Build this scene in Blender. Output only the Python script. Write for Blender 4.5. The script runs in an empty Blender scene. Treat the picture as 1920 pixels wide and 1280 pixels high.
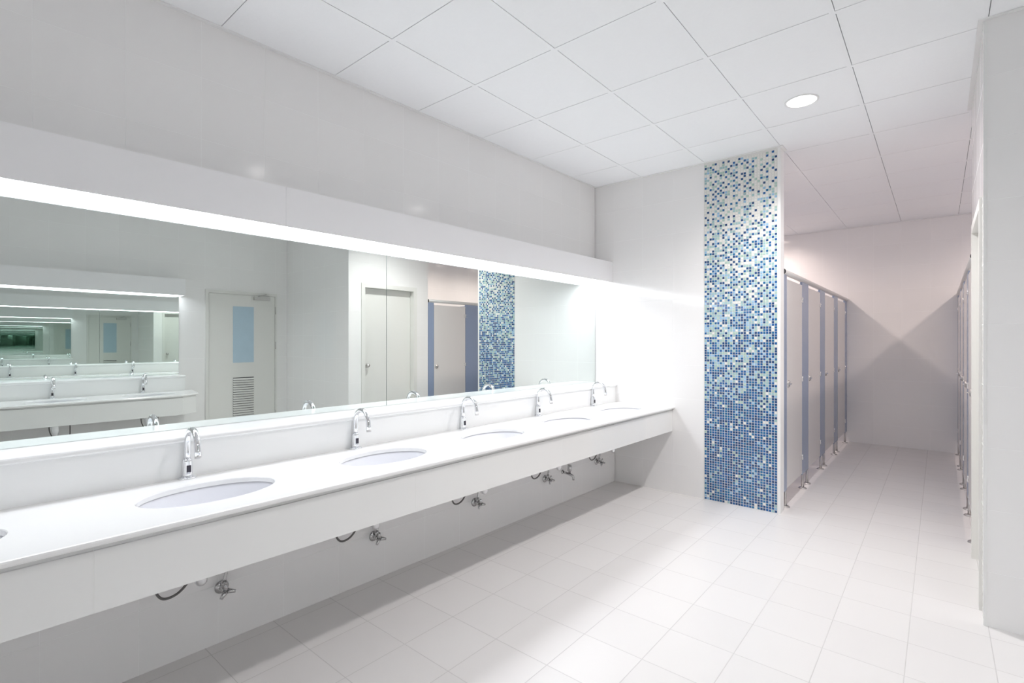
import bpy, bmesh, math, random
from mathutils import Vector, Matrix

S = bpy.context.scene
C = S.collection
PI = math.pi

# ------------------------------------------------------------------ camera, world, exposure
CAM_H = 1.355
cam = bpy.data.cameras.new('camera')
cam.sensor_width = 36.0
cam.lens = 945.1 * 36.0 / 1920.0
cam.clip_start = 0.02
cam_o = bpy.data.objects.new('camera', cam)
C.objects.link(cam_o)
cam_o.location = (0, 0, CAM_H)
cam_o.rotation_euler = (PI / 2, 0, 0.703)
S.camera = cam_o

world = bpy.data.worlds.new('world')
S.world = world
world.use_nodes = True
world.node_tree.nodes['Background'].inputs[0].default_value = (0.8, 0.85, 0.9, 1)
world.node_tree.nodes['Background'].inputs[1].default_value = 0.0

S.view_settings.view_transform = 'Standard'
S.view_settings.look = 'None'
S.view_settings.gamma = 1
S.view_settings.use_curve_mapping = False
S.view_settings.exposure = 0.20

S.cycles.max_bounces = 36
S.cycles.diffuse_bounces = 10
S.cycles.glossy_bounces = 32
S.cycles.transmission_bounces = 6
S.cycles.sample_clamp_indirect = 8.0
S.cycles.caustics_refractive = False
S.cycles.blur_glossy = 0.3
S.cycles.use_denoising = True

CANOPY_POWER = 7.8        # emission of the strip diffusers over the mirrors
CANOPY_COL = (0.915, 0.935, 1.0)
DOWN_LENS = 6.0           # lens of the downlights in the wash room, and the lamp in each
DOWN_WATT = 98.0
DOWN_COL = (1.0, 0.968, 0.972)
STALL_LENS = 8.0          # the same over the stalls
STALL_WATT = 37.0
STALL_COL = (1.0, 0.83, 0.755)

# ------------------------------------------------------------------ dimensions
H = 2.890                 # ceiling
T = 0.0184                # the wash-stand wall leans this much from the corridor axis
WALL_N = -2.706           # face of the wash-stand wall (local x)
LOW_N = -2.487            # face of the thicker lower wall
YE = 4.388                # face of the end wall with the mosaic
YE2 = 4.512               # its back
XM = -0.953               # its free end
YF = 8.16                 # far wall of the corridor
XR = 1.825                # wall opposite the mirror
XP = 0.164                # face of the projecting wall with the plain door
YP = 3.295                # its near face
YP2 = 4.505               # its far end
YB = -2.2                 # wall behind the camera
XSL, XSR = -2.60, 1.80    # back walls of the two rows of stalls
COUNTER_Z = 0.773
LEDGE_Z = 0.951
MAIN = Matrix.Rotation(-T, 4, 'Z')
OPP_X0 = XR + WALL_N      # local (n, s) -> world (OPP_X0 - n, -s)
OPP = Matrix.Translation((OPP_X0, 0, 0)) @ Matrix.Rotation(PI, 4, 'Z')

# ------------------------------------------------------------------ materials
MATS = {}


def new_mat(name):
    m = bpy.data.materials.new(name)
    m.use_nodes = True
    MATS[name] = m
    nt = m.node_tree
    return m, nt, nt.nodes['Principled BSDF']


def plain(name, col, rough=0.5, metal=0.0, ior=1.5, noise=0.0, nscale=30.0, bump=0.0, spec=0.5):
    m, nt, b = new_mat(name)
    b.inputs['Base Color'].default_value = (*col, 1)
    b.inputs['Roughness'].default_value = rough
    b.inputs['Metallic'].default_value = metal
    b.inputs['IOR'].default_value = ior
    b.inputs['Specular IOR Level'].default_value = spec
    tc = nt.nodes.new('ShaderNodeTexCoord')
    n = nt.nodes.new('ShaderNodeTexNoise')
    n.inputs['Scale'].default_value = nscale
    n.inputs['Detail'].default_value = 3
    nt.links.new(tc.outputs['Object'], n.inputs['Vector'])
    mr = nt.nodes.new('ShaderNodeMapRange')
    mr.inputs['To Min'].default_value = 1 - noise
    mr.inputs['To Max'].default_value = 1 + noise
    nt.links.new(n.outputs['Fac'], mr.inputs['Value'])
    mx = nt.nodes.new('ShaderNodeMix')
    mx.data_type = 'RGBA'
    mx.blend_type = 'MULTIPLY'
    mx.inputs['Factor'].default_value = 1.0
    mx.inputs['A'].default_value = (*col, 1)
    nt.links.new(mr.outputs['Result'], mx.inputs['B'])
    nt.links.new(mx.outputs['Result'], b.inputs['Base Color'])
    if bump:
        bp = nt.nodes.new('ShaderNodeBump')
        bp.inputs['Strength'].default_value = bump
        bp.inputs['Distance'].default_value = 0.002
        nt.links.new(n.outputs['Fac'], bp.inputs['Height'])
        nt.links.new(bp.outputs['Normal'], b.inputs['Normal'])
    return m


def tiled(name, au, ou, su, av, ov, sv, col, grout, rough, grout_w=0.0022, wave=0.0, vary=0.012, ior=1.5, bump=0.4):
    """square tiling on the object's own coordinates along axes au, av"""
    m, nt, b = new_mat(name)
    N, L = nt.nodes, nt.links
    tc = N.new('ShaderNodeTexCoord')
    sp = N.new('ShaderNodeSeparateXYZ')
    L.new(tc.outputs['Object'], sp.inputs[0])

    def math_(op, a, bv=None):
        n = N.new('ShaderNodeMath')
        n.operation = op
        for i, v in enumerate((a, bv)):
            if v is None:
                continue
            if isinstance(v, (int, float)):
                n.inputs[i].default_value = v
            else:
                L.new(v, n.inputs[i])
        return n.outputs[0]
    ds, ids = [], []
    for ax, o, s in ((au, ou, su), (av, ov, sv)):
        q = math_('DIVIDE', math_('SUBTRACT', sp.outputs[ax], o), s)
        fl = math_('FLOOR', q)
        fr = math_('SUBTRACT', q, fl)
        ds.append(math_('MULTIPLY', math_('MINIMUM', fr, math_('SUBTRACT', 1.0, fr)), s))
        ids.append(fl)
    d = math_('MINIMUM', ds[0], ds[1])
    mr = N.new('ShaderNodeMapRange')
    mr.inputs['From Min'].default_value = grout_w * 0.35
    mr.inputs['From Max'].default_value = grout_w * 0.75
    L.new(d, mr.inputs['Value'])
    fac = mr.outputs['Result']
    cb = N.new('ShaderNodeCombineXYZ')
    L.new(ids[0], cb.inputs[0])
    L.new(ids[1], cb.inputs[1])
    wn = N.new('ShaderNodeTexWhiteNoise')
    L.new(cb.outputs[0], wn.inputs['Vector'])
    vr = N.new('ShaderNodeMapRange')
    vr.inputs['To Min'].default_value = 1 - vary
    vr.inputs['To Max'].default_value = 1 + vary * 0.3
    L.new(wn.outputs['Value'], vr.inputs['Value'])
    mul = N.new('ShaderNodeMix')
    mul.data_type = 'RGBA'
    mul.blend_type = 'MULTIPLY'
    mul.inputs['Factor'].default_value = 1
    mul.inputs['A'].default_value = (*col, 1)
    L.new(vr.outputs['Result'], mul.inputs['B'])
    mx = N.new('ShaderNodeMix')
    mx.data_type = 'RGBA'
    mx.inputs['A'].default_value = (*grout, 1)
    L.new(fac, mx.inputs['Factor'])
    L.new(mul.outputs['Result'], mx.inputs['B'])
    L.new(mx.outputs['Result'], b.inputs['Base Color'])
    rr = N.new('ShaderNodeMapRange')
    rr.inputs['To Min'].default_value = 0.7
    rr.inputs['To Max'].default_value = rough
    L.new(fac, rr.inputs['Value'])
    L.new(rr.outputs['Result'], b.inputs['Roughness'])
    b.inputs['IOR'].default_value = ior
    bp = N.new('ShaderNodeBump')
    bp.inputs['Strength'].default_value = bump
    bp.inputs['Distance'].default_value = 0.002
    L.new(fac, bp.inputs['Height'])
    if wave:
        n = N.new('ShaderNodeTexNoise')
        n.inputs['Scale'].default_value = 7.0
        n.inputs['Detail'].default_value = 1.0
        L.new(tc.outputs['Object'], n.inputs['Vector'])
        b2 = N.new('ShaderNodeBump')
        b2.inputs['Strength'].default_value = wave
        b2.inputs['Distance'].default_value = 0.004
        L.new(n.outputs['Fac'], b2.inputs['Height'])
        L.new(b2.outputs['Normal'], bp.inputs['Normal'])
    L.new(bp.outputs['Normal'], b.inputs['Normal'])
    return m


def lamp_mat(name, col, power):
    m, nt, b = new_mat(name)
    b.inputs['Base Color'].default_value = (0.9, 0.9, 0.9, 1)
    b.inputs['Emission Color'].default_value = (*col, 1)
    b.inputs['Emission Strength'].default_value = power
    return m


TILE = (0.880, 0.870, 0.862)
GROUT = (0.89, 0.89, 0.88)
TS, TZ0, TZ = 0.2938, 0.26, 0.2945
m_wall_left = tiled('glazed_wall_tile_left', 1, 0.241, TS, 2, TZ0, TZ, TILE, GROUT, 0.10, wave=0.06)
m_wall_x = tiled('glazed_wall_tile_end', 0, -2.118, 0.2912, 2, TZ0, TZ, TILE, GROUT, 0.10, wave=0.06)
m_wall_y = tiled('glazed_wall_tile_side', 1, YP, TS, 2, TZ0, TZ, TILE, GROUT, 0.10, wave=0.06)
m_floor = tiled('floor_tile', 0, -1.8275, 0.2866, 1, 1.411, 0.2942, (0.805, 0.785, 0.770), (0.645, 0.625, 0.61), 0.34,
                grout_w=0.0030, wave=0.04, vary=0.025)
m_apron = tiled('glazed_apron_tile', 1, 0.241 + 0.06, 1.18, 2, -3, 9.0, (0.82, 0.82, 0.805), (0.76, 0.76, 0.74), 0.04, grout_w=0.002, ior=1.62)
m_panel = plain('ceiling_panel', (0.93, 0.94, 0.95), 0.9, noise=0.012, nscale=60, bump=0.25, spec=0.2)
m_grid = plain('white_steel_grid', (0.93, 0.94, 0.95), 0.45, noise=0.0, spec=0.3)
m_gap_shade = plain('dark_gap_shade', (0.10, 0.10, 0.105), 0.9)  # dark colour standing in for shade in ceiling joints and louvre slots
m_trim = plain('white_trim', (0.84, 0.84, 0.83), 0.35)
m_stone = plain('white_quartz', (0.89, 0.89, 0.88), 0.16, noise=0.012, nscale=5)
m_ledge = plain('white_quartz_ledge', (0.89, 0.895, 0.89), 0.22, noise=0.012, nscale=4)
m_china = plain('white_china', (0.89, 0.895, 0.93), 0.06)
m_under = plain('darkened_underside', (0.30, 0.29, 0.28), 0.85)  # unseen underside, darkened to cut light bouncing below the counter
m_lac = plain('white_laminate', (0.88, 0.875, 0.885), 0.4, noise=0.004, nscale=3)
m_chrome = plain('chrome', (0.86, 0.87, 0.89), 0.06, metal=1.0)
m_steel = plain('brushed_steel', (0.62, 0.61, 0.60), 0.28, metal=1.0, noise=0.03, nscale=80)
m_plumb = plain('shaded_chrome', (0.58, 0.58, 0.58), 0.12, metal=1.0, noise=0.08, nscale=40)  # chrome with the shade below the counter put into its colour
m_alu = plain('satin_aluminium', (0.66, 0.65, 0.64), 0.42, metal=0.25)
m_black = plain('black_plastic', (0.03, 0.03, 0.035), 0.25)
m_sensor = plain('dark_sensor_window', (0.035, 0.03, 0.045), 0.12)
m_rubber = plain('grey_braided_hose', (0.16, 0.155, 0.15), 0.4, metal=0.5, noise=0.25, nscale=300)
m_white_pl = plain('white_plastic', (0.82, 0.81, 0.81), 0.3)
m_blue = plain('blue_grey_laminate', (0.285, 0.35, 0.49), 0.25, noise=0.01, nscale=8)
m_doorw = plain('off_white_laminate', (0.72, 0.70, 0.69), 0.30, noise=0.006, nscale=6)
m_paint = plain('ivory_door_paint', (0.77, 0.765, 0.735), 0.38, noise=0.006, nscale=5)
m_frost = plain('frosted_blue_glass', (0.47, 0.61, 0.71), 0.3, noise=0.06, nscale=6)
m_grout = plain('white_grout', (0.74, 0.735, 0.715), 0.8)
m_mirror = plain('mirror_silver', (0.80, 0.85, 0.825), 0.0, metal=1.0)
m_medge = plain('green_glass_edge', (0.30, 0.36, 0.34), 0.2)
m_canopy = lamp_mat('lit_diffuser', CANOPY_COL, CANOPY_POWER)
m_down = lamp_mat('lit_downlight_lens', DOWN_COL, DOWN_LENS)
m_stall_down = lamp_mat('lit_stall_lens', STALL_COL, STALL_LENS)
MOSAIC = [plain('glass_tile_navy', (0.020, 0.075, 0.205), 0.08, noise=0.15, nscale=60),
          plain('glass_tile_blue', (0.020, 0.120, 0.335), 0.08, noise=0.15, nscale=60),
          plain('glass_tile_teal', (0.022, 0.155, 0.335), 0.08, noise=0.15, nscale=60),
          plain('glass_tile_sky', (0.31, 0.52, 0.71), 0.08, noise=0.08, nscale=60),
          plain('glass_tile_aqua', (0.34, 0.53, 0.55), 0.08, noise=0.08, nscale=60),
          plain('glass_tile_sage', (0.42, 0.58, 0.51), 0.08, noise=0.08, nscale=60),
          plain('glass_tile_white', (0.80, 0.80, 0.76), 0.08, noise=0.03, nscale=60)]

# ------------------------------------------------------------------ mesh helpers


def box(bm, x0, x1, y0, y1, z0, z1, mi=0, bev=0.0):
    vs = [bm.verts.new(p) for p in ((x0, y0, z0), (x1, y0, z0), (x1, y1, z0), (x0, y1, z0),
                                    (x0, y0, z1), (x1, y0, z1), (x1, y1, z1), (x0, y1, z1))]
    fs = [bm.faces.new([vs[i] for i in q]) for q in
          ((3, 2, 1, 0), (4, 5, 6, 7), (0, 1, 5, 4), (1, 2, 6, 5), (2, 3, 7, 6), (3, 0, 4, 7))]
    for f in fs:
        f.material_index = mi
    if bev:
        es = list({e for f in fs for e in f.edges})
        bmesh.ops.bevel(bm, geom=es, offset=bev, segments=2, affect='EDGES', clamp_overlap=True)
    return bm


def tube(bm, pts, r, seg=16, caps=True, mi=0, smooth=True):
    """tube through pts; r is a number or a list of radii"""
    pts = [Vector(p) for p in pts]
    rs = r if isinstance(r, (list, tuple)) else [r] * len(pts)
    rings = []
    up = None
    for i, p in enumerate(pts):
        a = pts[max(i - 1, 0)]
        b = pts[min(i + 1, len(pts) - 1)]
        d = (b - a)
        if d.length < 1e-9:
            d = Vector((0, 0, 1))
        d.normalize()
        if up is None:
            up = Vector((1, 0, 0)) if abs(d.x) < 0.9 else Vector((0, 1, 0))
        u = (up - d * up.dot(d)).normalized()
        w = d.cross(u)
        up = u
        rings.append([bm.verts.new(p + (u * math.cos(2 * PI * k / seg) + w * math.sin(2 * PI * k / seg)) * rs[i])
                      for k in range(seg)])
    for a, b in zip(rings, rings[1:]):
        for k in range(seg):
            f = bm.faces.new((a[k], a[(k + 1) % seg], b[(k + 1) % seg], b[k]))
            f.smooth = smooth
            f.material_index = mi
    if caps:
        bm.faces.new(list(reversed(rings[0]))).material_index = mi
        bm.faces.new(rings[-1]).material_index = mi
    return bm


def lathe(bm, prof, centre=(0, 0, 0), axis='Z', seg=28, sx=1.0, sy=1.0, mi=0, caps=True):
    """prof: list of (radius, height) turned round an axis"""
    c = Vector(centre)
    rings = []
    for r, z in prof:
        ring = []
        for k in range(seg):
            a = 2 * PI * k / seg
            p = Vector((r * sx * math.cos(a), r * sy * math.sin(a), z))
            if axis == 'X':
                p = Vector((p.z, p.x, p.y))
            elif axis == 'Y':
                p = Vector((p.y, p.z, p.x))
            ring.append(bm.verts.new(c + p))
        rings.append(ring)
    for a, b in zip(rings, rings[1:]):
        for k in range(seg):
            f = bm.faces.new((a[k], a[(k + 1) % seg], b[(k + 1) % seg], b[k]))
            f.smooth = True
            f.material_index = mi
    if caps:
        bm.faces.new(list(reversed(rings[0]))).material_index = mi
        bm.faces.new(rings[-1]).material_index = mi
    return bm


def sweep(bm, prof, path, mi=0, caps=True):
    """closed profile (out, z) swept along a polyline of (x, y); 'out' points to the right of the path"""
    P = [Vector((p[0], p[1])) for p in path]
    rings = []
    for i, p in enumerate(P):
        def nrm(a, b):
            d = (b - a).normalized()
            return Vector((d.y, -d.x))
        if i == 0:
            n, k = nrm(P[0], P[1]), 1.0
        elif i == len(P) - 1:
            n, k = nrm(P[-2], P[-1]), 1.0
        else:
            n1, n2 = nrm(P[i - 1], p), nrm(p, P[i + 1])
            n = (n1 + n2).normalized()
            k = 1.0 / max(0.3, n.dot(n1))
        rings.append([bm.verts.new((p.x + n.x * o * k, p.y + n.y * o * k, z)) for o, z in prof])
    m = len(prof)
    for a, b in zip(rings, rings[1:]):
        for k in range(m):
            f = bm.faces.new((a[k], a[(k + 1) % m], b[(k + 1) % m], b[k]))
            f.material_index = mi
    if caps:
        bm.faces.new(list(reversed(rings[0]))).material_index = mi
        bm.faces.new(rings[-1]).material_index = mi
    return bm


def B():
    return bmesh.new()


def obj(name, bm, mats, parent=None, matrix=None, smooth_angle=None):
    bmesh.ops.recalc_face_normals(bm, faces=bm.faces)
    me = bpy.data.meshes.new(name)
    bm.to_mesh(me)
    bm.free()
    for m in (mats if isinstance(mats, (list, tuple)) else [mats]):
        me.materials.append(m)
    o = bpy.data.objects.new(name, me)
    C.objects.link(o)
    if parent is not None:
        o.parent = parent
    if matrix is not None:
        o.matrix_local = matrix
    return o


def tag(o, label, cat, group=None, kind=None):
    if label:
        o['label'] = label
    if cat:
        o['category'] = cat
    if group:
        o['group'] = group
    if kind:
        o['kind'] = kind
    return o


def thing(name, label, cat, loc=(0, 0, 0), rotz=0.0, group=None, matrix=None):
    o = bpy.data.objects.new(name, None)
    o.empty_display_size = 0.05
    C.objects.link(o)
    if matrix is not None:
        o.matrix_world = matrix
    else:
        o.location = loc
        o.rotation_euler = (0, 0, rotz)
    return tag(o, label, cat, group)


KIDS = {}


def kids(o):
    return [c for c in bpy.data.objects if c.parent == o]


def dup(root, matrix, label, group=None):
    r = root.copy()
    C.objects.link(r)
    r.matrix_world = matrix
    r['label'] = label
    if group:
        r['group'] = group
    for ch in kids(root):
        c = ch.copy()
        C.objects.link(c)
        c.parent = r
        for g in kids(ch):
            d = g.copy()
            C.objects.link(d)
            d.parent = c
    return r


def struct(name, bm, mats, parent=None, matrix=None):
    o = obj(name, bm, mats, parent, matrix)
    if parent is None:
        o['kind'] = 'structure'
    return o


# ------------------------------------------------------------------ room shell
struct('floor', box(B(), -2.95, 2.05, YB - 0.1, YF + 0.1, -0.1, 0.0), m_floor)

# wash-stand wall: upper face, and the thicker wall below the ledge
bm = B()
box(bm, WALL_N - 0.12, WALL_N, YB - 0.1, 4.33, 0, H)
struct('wall_left', bm, m_wall_left, matrix=MAIN)
bm = B()
box(bm, WALL_N, LOW_N, -0.62, 4.338, 0, LEDGE_Z - 0.026)
struct('wall_left_lower', bm, m_wall_left, matrix=MAIN)

# end wall that carries the mosaic
struct('wall_back', box(B(), -2.9, XM, YE, YE2, 0, H), m_wall_x)

# far wall of the corridor and back walls of the stalls
struct('wall_far', box(B(), XSL - 0.1, XSR + 0.1, YF, YF + 0.1, 0, H), m_wall_x)
struct('wall_stall_left', box(B(), XSL - 0.1, XSL, YE2, YF, 0, H), m_wall_y)
struct('wall_stall_right', box(B(), XSR, XSR + 0.1, YP2, YF, 0, H), m_wall_y)

# projecting wall with the recessed plain door
D2Y0, D2Y1, D2Z, D2X = 3.505, 4.270, 2.040, 0.235
bm = B()
box(bm, D2X + 0.05, XSR + 0.1, YP, YP2, 0, H)                 # core
box(bm, XP, D2X + 0.05, YP, D2Y0, 0, H)
box(bm, XP, D2X + 0.05, D2Y1, YP2, 0, H)
box(bm, XP, D2X + 0.05, D2Y0, D2Y1, D2Z, H)
bmesh.ops.remove_doubles(bm, verts=bm.verts, dist=1e-5)
pw = struct('wall_corner', bm, [tiled('glazed_wall_tile_corner', 0, XP, 0.2912, 2, TZ0, TZ, TILE, GROUT, 0.10, wave=0.06),
                                tiled('glazed_wall_tile_return', 1, YP, TS, 2, TZ0, TZ, TILE, GROUT, 0.10, wave=0.06)])
for p in pw.data.polygons:
    p.material_index = 1 if abs(p.normal.x) > 0.5 else 0

struct('wall_right', box(B(), XR, XR + 0.12, YB, YP, 0, H),
       tiled('glazed_wall_tile_right', 1, 2.255, TS, 2, TZ0, TZ, TILE, GROUT, 0.10, wave=0.06))
struct('wall_rear', box(B(), -3.0, XR + 0.12, YB - 0.1, YB, 0, H), m_wall_x)

# ceiling: panels, T-bar grid, dark sheet painting the shade in the joints
cols = [-2.1206 - 0.5833, -2.1206, -1.5378, -0.953, -0.3712, 0.1771, 0.76, 1.343]     # right edges of the T-bars
rows = [1.5601 + 0.6 * k for k in range(-8, 12)]
X0, X1, Y0, Y1 = -2.9, 1.95, YB, YF + 0.02
bm = B()
box(bm, X0, X1, Y0, Y1, H + 0.012, H + 0.03, mi=1)
xs = [X0] + [c for c in cols if X0 < c < X1] + [X1]
ys = [Y0] + [r for r in rows if Y0 < r < Y1] + [Y1]
BW = 0.024
for i in range(len(xs) - 1):
    for j in range(len(ys) - 1):
        box(bm, xs[i] + (0.0032 if i else 0), xs[i + 1] - (BW if i < len(xs) - 2 else 0),
            ys[j] + (BW if j else 0), ys[j + 1] - (0.0032 if j < len(ys) - 2 else 0), H + 0.0005, H + 0.011)
ceil_o = struct('ceiling', bm, [m_panel, m_gap_shade])
bm = B()
for c in cols:
    if X0 < c < X1:
        box(bm, c - BW, c, Y0, Y1, H - 0.0005, H + 0.010)
for r in rows:
    if Y0 < r < Y1:
        box(bm, X0, X1, r, r + BW, H - 0.0003, H + 0.010)
obj('ceiling_grid', bm, m_grid, ceil_o)

# wall-angle strips under the edge of the ceiling
TRIM = [('trim_1', (WALL_N, WALL_N + 0.022, YB, 4.33), MAIN),
        ('trim_2', (-2.62, XM, YE - 0.022, YE), None),
        ('trim_3', (XM, XM + 0.022, YE - 0.022, YE2), None),
        ('trim_4', (XP - 0.022, XP, YP - 0.022, YP2), None),
        ('trim_5', (XP, XR - 0.022, YP - 0.022, YP), None),
        ('trim_6', (XR - 0.022, XR, YB, YP), None),
        ('trim_7', (XSL, XSR, YF - 0.022, YF), None)]
for nme, (a, b_, c, d), mt in TRIM:
    bm = B()
    box(bm, a, b_, c, d, H - 0.006, H)
    struct(nme, bm, m_trim, matrix=mt)
# tile edge strips on the free corners
struct('trim_8', box(B(), XM - 0.018, XM + 0.003, YE - 0.006, YE, 0, H - 0.006, bev=0.0012), m_trim)
struct('trim_9', box(B(), XP - 0.003, XP + 0.009, YP - 0.003, YP + 0.009, 0, H - 0.006, bev=0.0012), m_trim)

# ------------------------------------------------------------------ mosaic strip on the end wall
random.seed(11)
NC, PITCH = 27, 0.0211
mx0 = XM - 0.018 - NC * PITCH - 0.002
NR = int((H - 0.006) / PITCH)
bm = B()
box(bm, mx0 - 0.004, XM - 0.018, YE - 0.003, YE, 0.0, H - 0.006, mi=7)


def mix_at(f):
    """share of dark, pale, white tiles at height fraction f measured from the ceiling"""
    K = [(0.0, 0.17, 0.26, 0.57), (0.19, 0.15, 0.27, 0.58), (0.23, 0.34, 0.30, 0.36), (0.36, 0.42, 0.33, 0.25), (0.47, 0.47, 0.41, 0.12),
         (0.55, 0.55, 0.40, 0.05), (0.66, 0.64, 0.33, 0.03), (0.74, 0.85, 0.125, 0.025), (1.0, 0.91, 0.07, 0.02)]
    for a, b_ in zip(K, K[1:]):
        if a[0] <= f <= b_[0]:
            t = (f - a[0]) / (b_[0] - a[0])
            return [a[i] + (b_[i] - a[i]) * t for i in (1, 2, 3)]
    return K[-1][1:]


row_prev = [-1] * NC
for r in range(NR):
    z0 = 0.002 + r * PITCH
    f = 1 - z0 / H
    dk, pl, wh = mix_at(f)
    last = -1
    row_now = []
    for c in range(NC):
        u = random.random()
        nb = (last == 0) + (row_prev[c] == 0)
        if dk < 0.45 and nb and u < dk and random.random() < (0.92 if dk < 0.25 else 0.55):
            u = dk + random.random() * (1 - dk)
        elif dk < 0.45 and not nb and u >= dk and random.random() < (0.14 if dk < 0.25 else 0.25):
            u = random.random() * dk
        if u < dk:
            k = random.choices((0, 1, 2), (0.62 - 0.3 * f, 0.38, 0.08 + 0.25 * f))[0]
            last = 0
        elif u < dk + pl:
            k = random.choices((3, 4, 5), (0.12 + 0.5 * f, 0.46 - 0.1 * f, 0.42 - 0.25 * f))[0]
            last = 1
        else:
            k = 6
            last = 2
        row_now.append(last)
        x0 = mx0 + c * PITCH + 0.0016
        x1 = x0 + PITCH - 0.0036
        z1 = z0 + PITCH - 0.0036
        e = 0.0011
        ya, yb = YE - 0.003, YE - 0.0052
        o = [bm.verts.new(p) for p in ((x0, ya, z0), (x1, ya, z0), (x1, ya, z1), (x0, ya, z1))]
        n = [bm.verts.new(p) for p in ((x0 + e, yb, z0 + e), (x1 - e, yb, z0 + e), (x1 - e, yb, z1 - e), (x0 + e, yb, z1 - e))]
        fs = [bm.faces.new(n)] + [bm.faces.new((o[i], o[(i + 1) % 4], n[(i + 1) % 4], n[i])) for i in range(4)]
        for q in fs:
            q.material_index = k
    row_prev = row_now
tag(obj('mosaic_panel', bm, MOSAIC + [m_grout]),
    'floor to ceiling strip of small blue, aqua and white mosaic tiles on the end wall', 'mosaic')

# ------------------------------------------------------------------ mirrors
TM, MC_S, MC_N = 0.0125, 2.2, -2.690
mc = MAIN @ Vector((MC_N, MC_S, 0))
MIRR = Matrix.Translation(mc) @ Matrix.Rotation(-TM, 4, 'Z')


def mirror(s0, s1, matrix, label, group):
    bm = B()
    box(bm, -0.005, 0.0, s0, s1, LEDGE_Z + 0.001, 1.930, mi=1)
    for f in bm.faces:
        if f.calc_center_median().x > -0.001:
            f.material_index = 0
    o = obj('wall_mirror', bm, [m_mirror, m_medge], matrix=matrix)
    for p in o.data.polygons:
        p.material_index = 0 if p.normal.x > 0.5 else 1
    return tag(o, label, 'mirror', group)


mirror(-0.62 - MC_S, 1.860 - MC_S - 0.0015, MIRR, 'long left mirror panel behind the near wash counter', 'mirrors over the near counter')
mirror(1.860 - MC_S + 0.0015, 4.333 - MC_S, MIRR, 'right mirror panel ending beside the tiled end wall', 'mirrors over the near counter')
OPP_END = -1.964
MO = OPP @ Matrix.Translation((WALL_N + 0.007, 0, 0))
mirror(OPP_END, 0.20, MO, 'mirror panel beside the louvred door on the opposite wall', 'mirrors over the opposite counter')
mirror(0.203, 0.9, MO, 'opposite mirror panel farther from the louvred door', 'mirrors over the opposite counter')

# ------------------------------------------------------------------ light canopies above the mirrors


def skew(bm, s1):
    """make ends that meet the end wall run parallel to it"""
    for v in bm.verts:
        if v.co.y > s1 - 0.03:
            v.co.y += ((YE - 0.001 + v.co.x * math.sin(T)) / math.cos(T)) - s1


def canopy(s0, s1, matrix, label, sk, joint, FN=-2.510, zb=1.931, zt=2.127):
    t = thing('light_canopy', label, 'light', matrix=matrix)
    e = 0.012
    bm = B()
    for a, b_ in ((s0, joint - 0.0006), (joint + 0.0006, s1)):
        box(bm, FN - e, FN, a, b_, zb, zt)
    box(bm, FN - e, FN - 0.0015, joint - 0.0006, joint + 0.0006, zb, zt)
    if sk:
        skew(bm, s1)
    obj('fascia_panel', bm, m_lac, t)
    bm = box(B(), WALL_N, FN - e, s0, s1, zt - e, zt)
    if sk:
        skew(bm, s1)
    obj('top_panel', bm, m_lac, t)
    for a, b_ in ((s0, s0 + e), (s1 - e, s1)):
        bm = box(B(), WALL_N, FN - e, a, b_, zb, zt - e)
        if sk:
            skew(bm, s1)
        obj('end_panel', bm, m_lac, t)
    obj('diffuser', box(B(), WALL_N + 0.012, FN - e - 0.001, s0 + 0.05, s1 - 0.05, zb + 0.004, zb + 0.010), m_canopy, t)
    return t


canopy(-0.95, 4.338, MAIN, 'long white light box glowing underneath above the near mirrors', True, 1.145)
canopy(-1.985, 0.95, OPP @ Matrix.Translation((0, 0, -0.022)), 'white light box with a glowing underside above the opposite mirrors', False, -0.6)

# ------------------------------------------------------------------ stone ledges with backsplash
NOSE = [(0.0, 0.951), (0.010, 0.951), (0.0155, 0.9485), (0.018, 0.943), (0.018, 0.934), (0.0155, 0.9285), (0.010, 0.926), (0.0, 0.926)]


def splash(s0, s1, matrix, label, sk):
    t = thing('backsplash', label, 'backsplash', matrix=matrix)
    bm = B()
    box(bm, LOW_N, LOW_N + 0.010, s0, s1, COUNTER_Z, 0.926)
    if sk:
        skew(bm, s1)
    obj('splash_panel', bm, m_ledge, t)
    bm = B()
    box(bm, WALL_N, LOW_N + 0.010, s0, s1, 0.926, LEDGE_Z)
    sweep(bm, NOSE, [(LOW_N + 0.010, s0), (LOW_N + 0.010, s1)])
    if sk:
        skew(bm, s1)
    obj('ledge', bm, m_ledge, t)


splash(-0.62, 4.338, MAIN, 'white stone backsplash with a rounded ledge under the near mirrors', True)
splash(-1.970, 0.62, OPP, 'white stone backsplash with a ledge below the opposite mirrors', False)
struct('wall_right_lower', box(B(), XR - (LOW_N - WALL_N), XR, -0.62, 1.966, 0, LEDGE_Z - 0.026),
       MATS['glazed_wall_tile_right'])

# ------------------------------------------------------------------ counters
FRONT = -1.897            # start of the nosing
SINK_N, SA, SB = -2.180, 0.238, 0.152
CN = [(0.0, 0.773), (0.004, 0.773), (0.0085, 0.7712), (0.011, 0.7665), (0.011, 0.760), (0.0085, 0.7553), (0.004, 0.753), (0.0, 0.753)]


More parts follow.
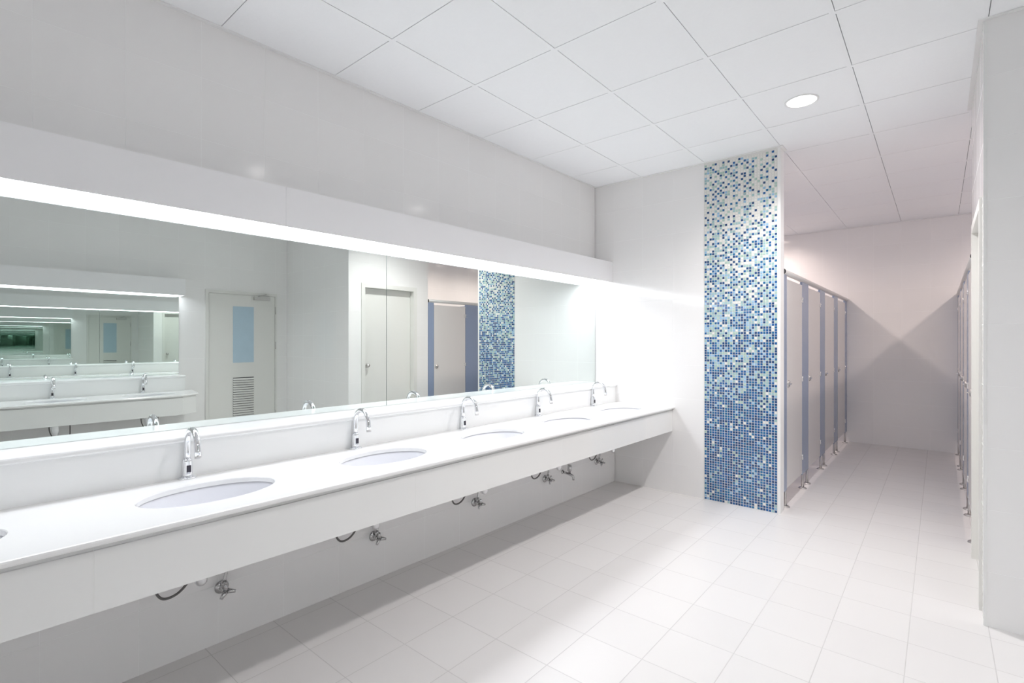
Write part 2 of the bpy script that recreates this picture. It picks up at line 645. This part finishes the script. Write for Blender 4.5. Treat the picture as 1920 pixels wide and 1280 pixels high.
def counter_cell(bm, s0, s1, sc, zt, zb):
    """rectangular slab cell with an elliptical sink hole"""
    n0, n1 = LOW_N + 0.009, FRONT
    K = 64
    cors = [math.atan2(sy - sc, nx - SINK_N) for nx in (n0, n1) for sy in (s0, s1)]
    angs = [2 * PI * k / K - PI for k in range(K)]
    for c in cors:
        i = min(range(K), key=lambda q: abs(angs[q] - c))
        angs[i] = c

    def rect(a):
        dx, dy = math.cos(a), math.sin(a)
        t = 1e9
        if dx > 1e-9:
            t = min(t, (n1 - SINK_N) / dx)
        if dx < -1e-9:
            t = min(t, (n0 - SINK_N) / dx)
        if dy > 1e-9:
            t = min(t, (s1 - sc) / dy)
        if dy < -1e-9:
            t = min(t, (s0 - sc) / dy)
        return SINK_N + dx * t, sc + dy * t
    rings = []
    for z, dr in ((zt, 0.003), (zt - 0.003, 0.0), (zb, 0.0)):
        rings.append([bm.verts.new((SINK_N + (SB + dr) * math.cos(a), sc + (SA + dr) * math.sin(a), z)) for a in angs])
    outer_t = [bm.verts.new((*rect(a), zt)) for a in angs]
    outer_b = [bm.verts.new((*rect(a), zb)) for a in angs]
    loops = [outer_t] + rings + [outer_b]
    for A_, B_ in zip(loops, loops[1:]):
        for k in range(K):
            bm.faces.new((A_[k], A_[(k + 1) % K], B_[(k + 1) % K], B_[k]))


def counter(s0, s1, centres, matrix, label, path, sk):
    """path: polyline along the front, in local (n, s)"""
    t = thing('vanity_counter', label, 'counter', matrix=matrix)
    bm = B()
    cuts = [s0] + [(a + b_) / 2 for a, b_ in zip(centres, centres[1:])] + [s1]
    for k, c in enumerate(centres):
        counter_cell(bm, cuts[k], cuts[k + 1], c, COUNTER_Z, 0.753)
    sweep(bm, CN, path)
    n0 = LOW_N + 0.009
    if path[0][0] != FRONT:      # chamfered end piece
        pts = [p for p in path if p[1] <= s0 + 1e-6]
        poly = [(n0, s0)] + [(FRONT, s0)] + [p for p in reversed(pts)] + [(n0, pts[0][1])]
        poly = [q for i, q in enumerate(poly) if i == 0 or q != poly[i - 1]]
        if poly[-1] == poly[-2]:
            poly.pop()
        tv = [bm.verts.new((*p, COUNTER_Z)) for p in poly]
        bv = [bm.verts.new((*p, 0.753)) for p in poly]
        bm.faces.new(tv)
        bm.faces.new(list(reversed(bv)))
    if sk:
        skew(bm, s1)
    o = obj('countertop', bm, [m_stone, m_under], t)
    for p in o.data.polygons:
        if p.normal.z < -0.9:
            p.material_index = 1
    # apron: shadow groove below the stone, then the tiled panel
    bm = B()
    sweep(bm, [(-0.036, 0.753), (-0.016, 0.753), (-0.016, 0.738), (-0.0115, 0.738), (-0.010, 0.7365), (-0.010, 0.553), (-0.036, 0.553)], path)
    if sk:
        skew(bm, s1)
    obj('apron', bm, m_apron, t)
    return t


SP = 0.801
main_c = [0.70 + SP * k for k in range(-1, 5)]
counter(-0.62, 4.338, main_c, MAIN, 'long white stone wash counter with tiled apron in the foreground',
        [(FRONT, -0.62), (FRONT, 4.338)], True)
opp_c = [-1.55 + 0.765 * k for k in range(3)]
cs0 = -1.80
opath = [(LOW_N + 0.009, -2.03), (-2.02, -1.965), (FRONT, -1.790), (FRONT, 0.36)]
opath = [(LOW_N + 0.02, -2.035), (-2.03, -1.968), (FRONT, cs0), (FRONT, 0.36)]
counter(cs0, 0.36, opp_c, OPP, 'white wash counter with an angled end beside the louvred door', opath, False)

# ------------------------------------------------------------------ sinks, faucets and plumbing (local frame: x out of the wall, y along it)


def make_sink():
    t = thing('sink', '', 'sink')
    bm = B()
    prof = [(1.045, 0.0), (1.0, 0.0), (0.985, -0.012), (0.965, -0.045), (0.90, -0.090), (0.74, -0.125), (0.48, -0.142), (0.20, -0.149), (0.10, -0.151)]
    lathe(bm, [(r, z) for r, z in prof], sx=SB + 0.006, sy=SA + 0.006, seg=64, caps=False)
    lathe(bm, [(1.045, 0.0), (1.03, -0.05), (0.96, -0.10), (0.78, -0.137), (0.48, -0.155), (0.10, -0.163)], sx=SB + 0.006, sy=SA + 0.006, seg=64, caps=False)
    obj('bowl', bm, m_china, t)
    d = obj('drain', lathe(B(), [(0.0, -0.1495), (0.022, -0.1495), (0.024, -0.1515), (0.021, -0.153), (0.0, -0.154)], seg=24), m_chrome, t)
    return t


def make_faucet():
    t = thing('faucet', '', 'faucet')
    obj('base_plate', lathe(B(), [(0.0, 0.0), (0.033, 0.0), (0.034, 0.002), (0.032, 0.005), (0.020, 0.006), (0.0, 0.006)]), m_chrome, t)
    b = obj('body', lathe(B(), [(0.0, 0.006), (0.0205, 0.006), (0.0195, 0.020), (0.0178, 0.072), (0.0180, 0.078), (0.0165, 0.080), (0.0125, 0.082), (0.0, 0.082)]), m_chrome, t)
    bm = box(B(), 0.0155, 0.0200, -0.0085, 0.0085, 0.027, 0.057, bev=0.0015)
    obj('sensor', bm, m_sensor, t)
    pts = [(0, 0, 0.080), (0, 0, 0.11), (0, 0, 0.150)]
    R, cz = 0.062, 0.150
    for k in range(1, 15):
        a = PI - (PI * 0.97) * k / 14
        pts.append((R + R * math.cos(a), 0, cz + R * math.sin(a)))
    pts += [(2 * R + 0.0035, 0, cz - 0.018), (2 * R + 0.006, 0, cz - 0.036)]
    sp = obj('spout', tube(B(), pts, 0.0122, seg=20), m_chrome, t)
    obj('aerator', tube(B(), [(2 * R + 0.006, 0, cz - 0.034), (2 * R + 0.0072, 0, cz - 0.046)], [0.0124, 0.0122], seg=20), m_steel, t)
    return t


def make_trap():
    """bottle trap hanging from a drain; origin on the drain axis at floor level"""
    t = thing('bottle_trap', '', 'pipe')
    obj('tailpiece', tube(B(), [(0, 0, 0.612), (0, 0, 0.535)], 0.016, seg=20), m_chrome, t)
    obj('trap_cup', lathe(B(), [(0.018, 0.545), (0.036, 0.542), (0.037, 0.520), (0.034, 0.515), (0.034, 0.470), (0.030, 0.446), (0.024, 0.436),
                                (0.0230, 0.410), (0.0205, 0.398), (0.0145, 0.3895), (0.006, 0.3855), (0.0, 0.385)], caps=False), m_chrome, t)
    obj('outlet_pipe', tube(B(), [(-0.030, 0, 0.500), (-0.12, 0, 0.500), (LOW_N - SINK_N + 0.074, 0, 0.500)], 0.013, seg=16), m_chrome, t)
    obj('wall_flange', lathe(B(), [(0.030, 0.0), (0.030, 0.004), (0.018, 0.010), (0.013, 0.011)], centre=(LOW_N - SINK_N + 0.07, 0, 0.500), axis='X'), m_chrome, t)
    return t


def make_valve():
    """angle valve on the wall with its flexible riser; origin on the wall at floor level"""
    t = thing('angle_valve', '', 'valve')
    z = 0.250
    obj('wall_flange', lathe(B(), [(0.029, 0.0), (0.030, 0.003), (0.026, 0.009), (0.015, 0.014), (0.0, 0.0145)], centre=(0, 0, z), axis='X'), m_plumb, t)
    bm = B()
    tube(bm, [(0.010, 0, z), (0.030, 0, z), (0.052, 0, z)], [0.012, 0.0155, 0.0125])
    tube(bm, [(0.032, 0, z + 0.004), (0.032, 0, z + 0.022), (0.032, 0, z + 0.036)], [0.0105, 0.0125, 0.0115])
    obj('valve_body', bm, m_plumb, t)
    bm = B()
    tube(bm, [(0.050, 0, z), (0.066, 0, z)], [0.0075, 0.011])
    for a in (PI / 2 + 0.25, PI / 2 + 0.25 + 2 * PI / 3, PI / 2 + 0.25 + 4 * PI / 3):
        dy, dz = math.cos(a), math.sin(a)
        tube(bm, [(0.062, dy * 0.004, z + dz * 0.004), (0.064, dy * 0.020, z + dz * 0.020), (0.070, dy * 0.036, z + dz * 0.036)], [0.0115, 0.0095, 0.0065], seg=10)
    obj('handle', bm, m_plumb, t)
    hp = []
    rr = []
    for k in range(61):
        q = k / 60
        hp.append((0.032 + 0.004 * math.sin(PI * q), 0.10 * q - 0.125 * q * q + 0.02 * q ** 3, z + 0.034 + (0.66 - z) * q * 0.93))
        rr.append(0.0074 if k % 2 else 0.0060)
    obj('riser_hose', tube(B(), hp, rr, seg=10), m_plumb, t)
    return t


def make_loop():
    """slack flexible hose hanging below the counter; origin below the faucet"""
    t = thing('flexible_hose', '', 'hose')
    pts = []
    K = [(0.04, -0.128, 0.70), (0.05, -0.132, 0.50), (0.06, -0.130, 0.375), (0.062, -0.118, 0.332), (0.065, -0.092, 0.316), (0.068, -0.050, 0.327),
         (0.066, -0.012, 0.365), (0.060, 0.022, 0.430), (0.050, 0.030, 0.520), (0.04, 0.020, 0.70)]
    V = [Vector(p) for p in K]
    for i in range(len(V) - 1):
        p0, p1, p2, p3 = V[max(i - 1, 0)], V[i], V[i + 1], V[min(i + 2, len(V) - 1)]
        for k in range(6):
            u = k / 6
            pts.append(0.5 * ((2 * p1) + (p2 - p0) * u + (2 * p0 - 5 * p1 + 4 * p2 - p3) * u * u + (3 * p1 - p0 - 3 * p2 + p3) * u ** 3))
    pts.append(V[-1])
    obj('hose', tube(B(), pts, 0.0050, seg=10), m_rubber, t)
    obj('ferrule', tube(B(), [(0.0595, -0.1303, 0.385), (0.0615, -0.1285, 0.363)], 0.0063, seg=12), m_plumb, t)
    return t


sink0, faucet0, trap0, valve0, loop0 = make_sink(), make_faucet(), make_trap(), make_valve(), make_loop()
used = set()


def put(proto, frame, n, s, z, label, group):
    mt = frame @ Matrix.Translation((n, s, z))
    if proto.name in used:
        return dup(proto, mt, label, group)
    used.add(proto.name)
    proto.matrix_world = mt
    tag(proto, label, None, group)
    return proto


FN_ = -2.458
ORD = {0: 'nearest the left edge of the near counter', 1: 'second from the left on the near counter', 2: 'in the middle of the near counter',
       3: 'fourth from the left on the near counter', 4: 'beside the tiled end wall on the near counter'}
LEFT = {-1: 'cut off by the left edge of the picture'}
for k, c in zip(range(-1, 5), main_c):
    if k >= 0:
        w = ORD[k]
        lab = (f'oval white undermount sink {w}', f'chrome gooseneck sensor faucet {w}', None, None, None)
    else:
        w = LEFT[k]
        lab = (f'oval white undermount sink {w}', f'chrome gooseneck sensor faucet behind the sink {w}', None, None, None)
    under = {-1: 'under the sink cut off at the left edge', 0: 'under the leftmost whole sink', 1: 'under the second whole sink from the left',
             2: 'under the middle sink', 3: 'under the fourth sink, left of the wall tap', 4: 'under the last sink by the end wall'}[k]
    put(sink0, MAIN, SINK_N, c, 0.7525, lab[0], 'sinks in the near counter')
    put(faucet0, MAIN, FN_, c, COUNTER_Z, lab[1], 'faucets on the near counter')
    put(trap0, MAIN, SINK_N - 0.07, c - 0.012, 0.0, f'chrome bottle trap with a rounded bottom {under}', 'bottle traps under the near counter')
    put(valve0, MAIN, LOW_N, c + (0.142, 0.142, 0.133, 0.133, 0.125, 0.10)[k + 1], 0.0, f'chrome angle valve on the wall {under}', 'angle valves under the near counter')
    put(loop0, MAIN, FN_, c - (0, 0, 0.02, 0.025, 0.03, 0.03)[k + 1], 0.0, f'dark looped flexible hose {under}', 'hoses under the near counter')
OPPL = {0: 'nearest the louvred door', 1: 'second from the louvred door', 2: 'third from the louvred door', 3: 'fourth from the louvred door'}
for k, c in enumerate(opp_c):
    w = OPPL[k] + ' on the opposite counter'
    u = OPPL[k] + ' under the opposite counter'
    put(sink0, OPP, SINK_N, c, 0.7525, f'oval white sink {w}', 'sinks in the opposite counter')
    put(faucet0, OPP, FN_, c, COUNTER_Z, f'chrome sensor faucet {w}', 'faucets on the opposite counter')
    put(trap0, OPP, SINK_N - 0.07, c, 0.0, f'chrome bottle trap {u}', 'bottle traps under the opposite counter')
    put(loop0, OPP, FN_, c, 0.0, f'dark flexible hose {u}', 'hoses under the opposite counter')

# wall tap between the fourth and fifth sinks
t = thing('wall_tap', 'chrome wall tap with a lever knob below the counter near the end wall', 'tap', matrix=MAIN @ Matrix.Translation((LOW_N, 3.470, 0.0)))
obj('wall_flange', lathe(B(), [(0.017, 0.0), (0.017, 0.004), (0.009, 0.010), (0.0, 0.010)], centre=(0, 0, 0.258), axis='X'), m_plumb, t)
obj('spout', tube(B(), [(0.005, 0, 0.258), (0.040, 0.010, 0.250), (0.075, 0.020, 0.240), (0.090, 0.025, 0.232), (0.094, 0.027, 0.214), (0.094, 0.027, 0.200)],
                  [0.0095, 0.0105, 0.011, 0.0105, 0.010, 0.010]), m_plumb, t)
kn = obj('knob', tube(B(), [(0.062, 0.016, 0.250), (0.062, 0.016, 0.268), (0.062, 0.016, 0.272), (0.062, 0.016, 0.310), (0.062, 0.016, 0.318)],
                      [0.0095, 0.0095, 0.0165, 0.0185, 0.014]), m_plumb, t)
obj('lever', box(B(), 0.045, 0.083, 0.006, 0.026, 0.318, 0.326, bev=0.003), m_steel, kn)

# ------------------------------------------------------------------ louvred door opposite the mirror (door_1)
d1 = bpy.data.objects.new('door_1', None)
C.objects.link(d1)
d1['kind'] = 'structure'
d1.location = (XR, 2.7, 0)


def part(name, bm, m, par, off=(-XR, -2.7, 0)):
    bmesh.ops.translate(bm, vec=off, verts=bm.verts)
    return obj(name, bm, m, par)


a0, a1, b0, b1 = 2.255, 3.153, 2.294, 3.122
bm = B()
box(bm, XR - 0.014, XR - 0.0005, a0, b0, 0, 2.018)
box(bm, XR - 0.014, XR - 0.0005, b1 + 0.004, a1, 0, 2.018)
box(bm, XR - 0.014, XR - 0.0005, b0, b1 + 0.004, 1.980, 2.018)
part('door_frame', bm, m_paint, d1)
leaf = part('door_leaf', box(B(), XR - 0.009, XR - 0.001, b0 + 0.003, b1, 0.008, 1.975, bev=0.001), m_paint, d1)
bm = B()
box(bm, XR - 0.012, XR - 0.008, 2.580, 2.842, 1.075, 1.820)
part('glass_pane', bm, m_frost, d1)
bm = B()
for k in range(17):
    z = 0.35 + k * 0.031
    vs = [bm.verts.new(p) for p in ((XR - 0.010, 2.580, z + 0.021), (XR - 0.010, 2.842, z + 0.021), (XR - 0.024, 2.842, z), (XR - 0.024, 2.580, z),
                                    (XR - 0.010, 2.580, z + 0.018), (XR - 0.010, 2.842, z + 0.018), (XR - 0.023, 2.842, z - 0.003), (XR - 0.023, 2.580, z - 0.003))]
    for q in ((0, 1, 2, 3), (7, 6, 5, 4), (0, 3, 7, 4), (1, 5, 6, 2), (3, 2, 6, 7), (0, 4, 5, 1)):
        bm.faces.new([vs[i] for i in q])
lv = part('louvre', bm, m_paint, d1)
part('louvre_shade_panel', box(B(), XR - 0.0102, XR - 0.0085, 2.580, 2.842, 0.345, 0.878), m_gap_shade, lv)  # added dark sheet that paints the shade between the slats
cl = part('door_closer', box(B(), XR - 0.060, XR - 0.010, 2.835, 3.045, 1.915, 1.962, bev=0.004), m_steel, d1)
part('closer_arm', tube(B(), [(XR - 0.035, 2.90, 1.964), (XR - 0.035, 2.90, 1.975), (XR - 0.055, 2.96, 1.985), (XR - 0.02, 3.00, 2.000)], 0.007, seg=8), m_steel, cl, off=(-XR, -2.7, 0))
for z in (1.735, 1.25, 0.30):
    part('hinge', tube(B(), [(XR - 0.018, b1 + 0.008, z), (XR - 0.018, b1 + 0.008, z + 0.10)], 0.008, seg=10), m_steel, d1)

# ------------------------------------------------------------------ plain recessed door in the projecting wall (door_2)
d2 = bpy.data.objects.new('door_2', None)
C.objects.link(d2)
d2['kind'] = 'structure'
d2.location = (XP, 3.9, 0)
off2 = (-XP, -3.9, 0)
bm = B()
w = 0.040
box(bm, XP - 0.010, XP, D2Y0 - w, D2Y0, 0, D2Z + w)
box(bm, XP - 0.010, XP, D2Y1, D2Y1 + w, 0, D2Z + w)
box(bm, XP - 0.010, XP, D2Y0, D2Y1, D2Z, D2Z + w)
box(bm, XP - 0.010, D2X, D2Y0, D2Y0 + 0.012, 0, D2Z)
box(bm, XP - 0.010, D2X, D2Y1 - 0.012, D2Y1, 0, D2Z)
box(bm, XP - 0.010, D2X, D2Y0 + 0.012, D2Y1 - 0.012, D2Z - 0.012, D2Z)
part('door_frame', bm, m_paint, d2, off2)
part('door_leaf', box(B(), D2X, D2X + 0.04, D2Y0 + 0.014, D2Y1 - 0.014, 0.008, D2Z - 0.014), m_paint, d2, off2)
kb = part('door_knob', lathe(B(), [(0.0, 0.0), (0.026, 0.0), (0.026, -0.006), (0.011, -0.010), (0.010, -0.022), (0.021, -0.030), (0.025, -0.042), (0.020, -0.054), (0.0, -0.058)],
                             centre=(D2X, D2Y0 + 0.075, 1.055), axis='X'), m_steel, d2, off2)

# ------------------------------------------------------------------ toilet stalls
PZ0, PZ1 = 0.150, 1.902
PIL = [(YE2 + 0.006, 4.618, (4.600,)), (5.222, 5.512, (5.287, 5.486)), (6.134, 6.424, (6.201, 6.402)), (7.046, 7.336, (7.109, 7.311)), (7.958, YF - 0.003, (8.028,))]
ROWN = {-1: 'left', 1: 'right'}
PN = ['end pilaster at the near end', 'pilaster between the first and second doors', 'pilaster between the second and third doors',
      'pilaster between the third and fourth doors', 'end pilaster against the far wall']
DN = ['nearest stall door', 'second stall door from the front', 'third stall door from the front', 'farthest stall door']
for side, xf in ((-1, -0.963), (1, 0.180)):
    row = ROWN[side]
    inn = side                     # +1: stall lies towards +x
    for k, (y0, y1, feet) in enumerate(PIL):
        t = thing('stall_pilaster', f'blue-grey {PN[k]} of the {row} stall row', 'partition', (xf, (y0 + y1) / 2, 0), 0, f'pilasters of the {row} stall row')
        yc = (y0 + y1) / 2
        obj('panel', box(B(), -0.009, 0.009, y0 - yc, y1 - yc, PZ0 - 0.012, PZ1, bev=0.001), m_blue, t)
        for fy in feet:
            lg = obj('leg', tube(B(), [(0, fy - yc, 0.010), (0, fy - yc, PZ0 - 0.012)], 0.0115, seg=14), m_steel, t)
            obj('foot', lathe(B(), [(0.0, 0.0), (0.034, 0.0), (0.034, 0.006), (0.028, 0.011), (0.012, 0.013), (0.0, 0.013)], centre=(0, fy - yc, 0.0), seg=20), m_steel, lg)
    for k in range(4):
        y0, y1 = PIL[k][1] + 0.004, PIL[k + 1][0] - 0.004
        yc = (y0 + y1) / 2
        t = thing('stall_door', f'off-white {DN[k]} in the {row} row', 'door', (xf, yc, 0), 0, f'doors of the {row} stall row')
        obj('panel', box(B(), -0.009, 0.009, y0 - yc, y1 - yc, PZ0, 1.868, bev=0.001), m_doorw, t)
        f = -inn                   # outward face
        lk = obj('lock', lathe(B(), [(0.0, 0.0), (0.029, 0.0), (0.029, 0.005 * f), (0.024, 0.011 * f), (0.0, 0.012 * f)], centre=(0.009 * f, y0 - yc + 0.045, 1.005), axis='X', seg=24), m_steel, t)
        obj('turn_knob', box(B(), min(0.020 * f, 0.034 * f), max(0.020 * f, 0.034 * f), y0 - yc + 0.030, y0 - yc + 0.060, 1.001, 1.009, bev=0.001), m_chrome, lk)
        for hz in (1.735, 1.015, 0.300):
            hb = B()
            tube(hb, [(0.012 * f, y1 - yc + 0.004, hz - 0.024), (0.012 * f, y1 - yc + 0.004, hz + 0.024)], 0.0055, seg=10)
            for dy in (-0.022, 0.030):
                for dz in (-0.015, 0.015):
                    lathe(hb, [(0.0, 0.0), (0.0065, 0.0), (0.0055, 0.004 * f), (0.0, 0.005 * f)], centre=(0.0092 * f, y1 - yc + dy, hz + dz), axis='X', seg=10)
            obj('hinge', hb, m_chrome, t)
    # dividers between the stalls
    for k in range(1, 4):
        yc = (PIL[k][0] + PIL[k][1]) / 2
        t = thing('stall_divider', f'blue-grey divider behind the {PN[k]} of the {row} stall row', 'partition', (xf, yc, 0), 0, f'dividers of the {row} stall row')
        xb = XSL if side < 0 else XSR
        xa, xc = sorted(((xb - xf) - 0.002 * side, 0.010 * side))
        obj('panel', box(B(), xa, xc, -0.009, 0.009, PZ0, 1.895), m_blue, t)
    t = thing('headrail', f'round aluminium headrail along the top of the {row} stall row', 'rail', (xf, 4.52, 1.921), 0)
    obj('tube', tube(B(), [(0, 0, 0), (0, YF - 4.521, 0)], 0.023, seg=20), m_alu, t)
    obj('end_cap', tube(B(), [(0, -0.006, 0), (0, 0.0, 0)], 0.024, seg=20), m_black, t)

# ------------------------------------------------------------------ downlights
DL = [(-0.67, 3.650, 'round recessed downlight glowing in the ceiling near the mosaic', 0),
      (-0.67, 1.900, 'round recessed downlight in the ceiling over the middle of the wash room', 0),
      ]
NM = ['nearest', 'second', 'third', 'farthest']
for k, y in enumerate((4.93, 5.82, 6.73, 7.65)):
    DL.append((-1.83, y, f'round downlight over the {NM[k]} stall of the left row', 1))
    DL.append((1.05, y, f'round downlight over the {NM[k]} stall of the right row', 1))
protos = {}
for x, y, lab, st in DL:
    if st in protos:
        q = dup(protos[st], Matrix.Translation((x, y, H)), lab, 'downlights over the stalls' if st else 'downlights in the wash room')
        if not st:                 # second lamp dimmed to darken the near and right side
            for c in kids(q):
                if c.type == 'LIGHT':
                    c.data = c.data.copy()
                    c.data.energy *= 0.48
        continue
    t = thing('downlight', lab, 'light', (x, y, H), 0, 'downlights over the stalls' if st else 'downlights in the wash room')
    protos[st] = t
    obj('rim', lathe(B(), [(0.086, -0.0006), (0.096, -0.0006), (0.096, -0.003), (0.090, -0.006), (0.083, -0.004), (0.083, -0.0006)], seg=40, caps=False), m_trim, t)
    bm = B()
    bm.faces.new([bm.verts.new((0.083 * math.cos(2 * PI * k / 40), 0.083 * math.sin(2 * PI * k / 40), -0.0022)) for k in range(40)][::-1])
    o = obj('lens', bm, m_stall_down if st else m_down, t)
    if o.data.polygons[0].normal.z > 0:
        o.data.flip_normals()
    ld = bpy.data.lights.new('downlight_lamp', 'SPOT')
    ld.energy = STALL_WATT if st else DOWN_WATT
    ld.color = STALL_COL if st else DOWN_COL
    ld.spot_size = math.radians(165 if st else 152)
    ld.spot_blend = 1.0
    ld.shadow_soft_size = 0.06
    lo = bpy.data.objects.new('lamp', ld)
    C.objects.link(lo)
    lo.parent = t
    lo.location = (0, 0, -0.075)
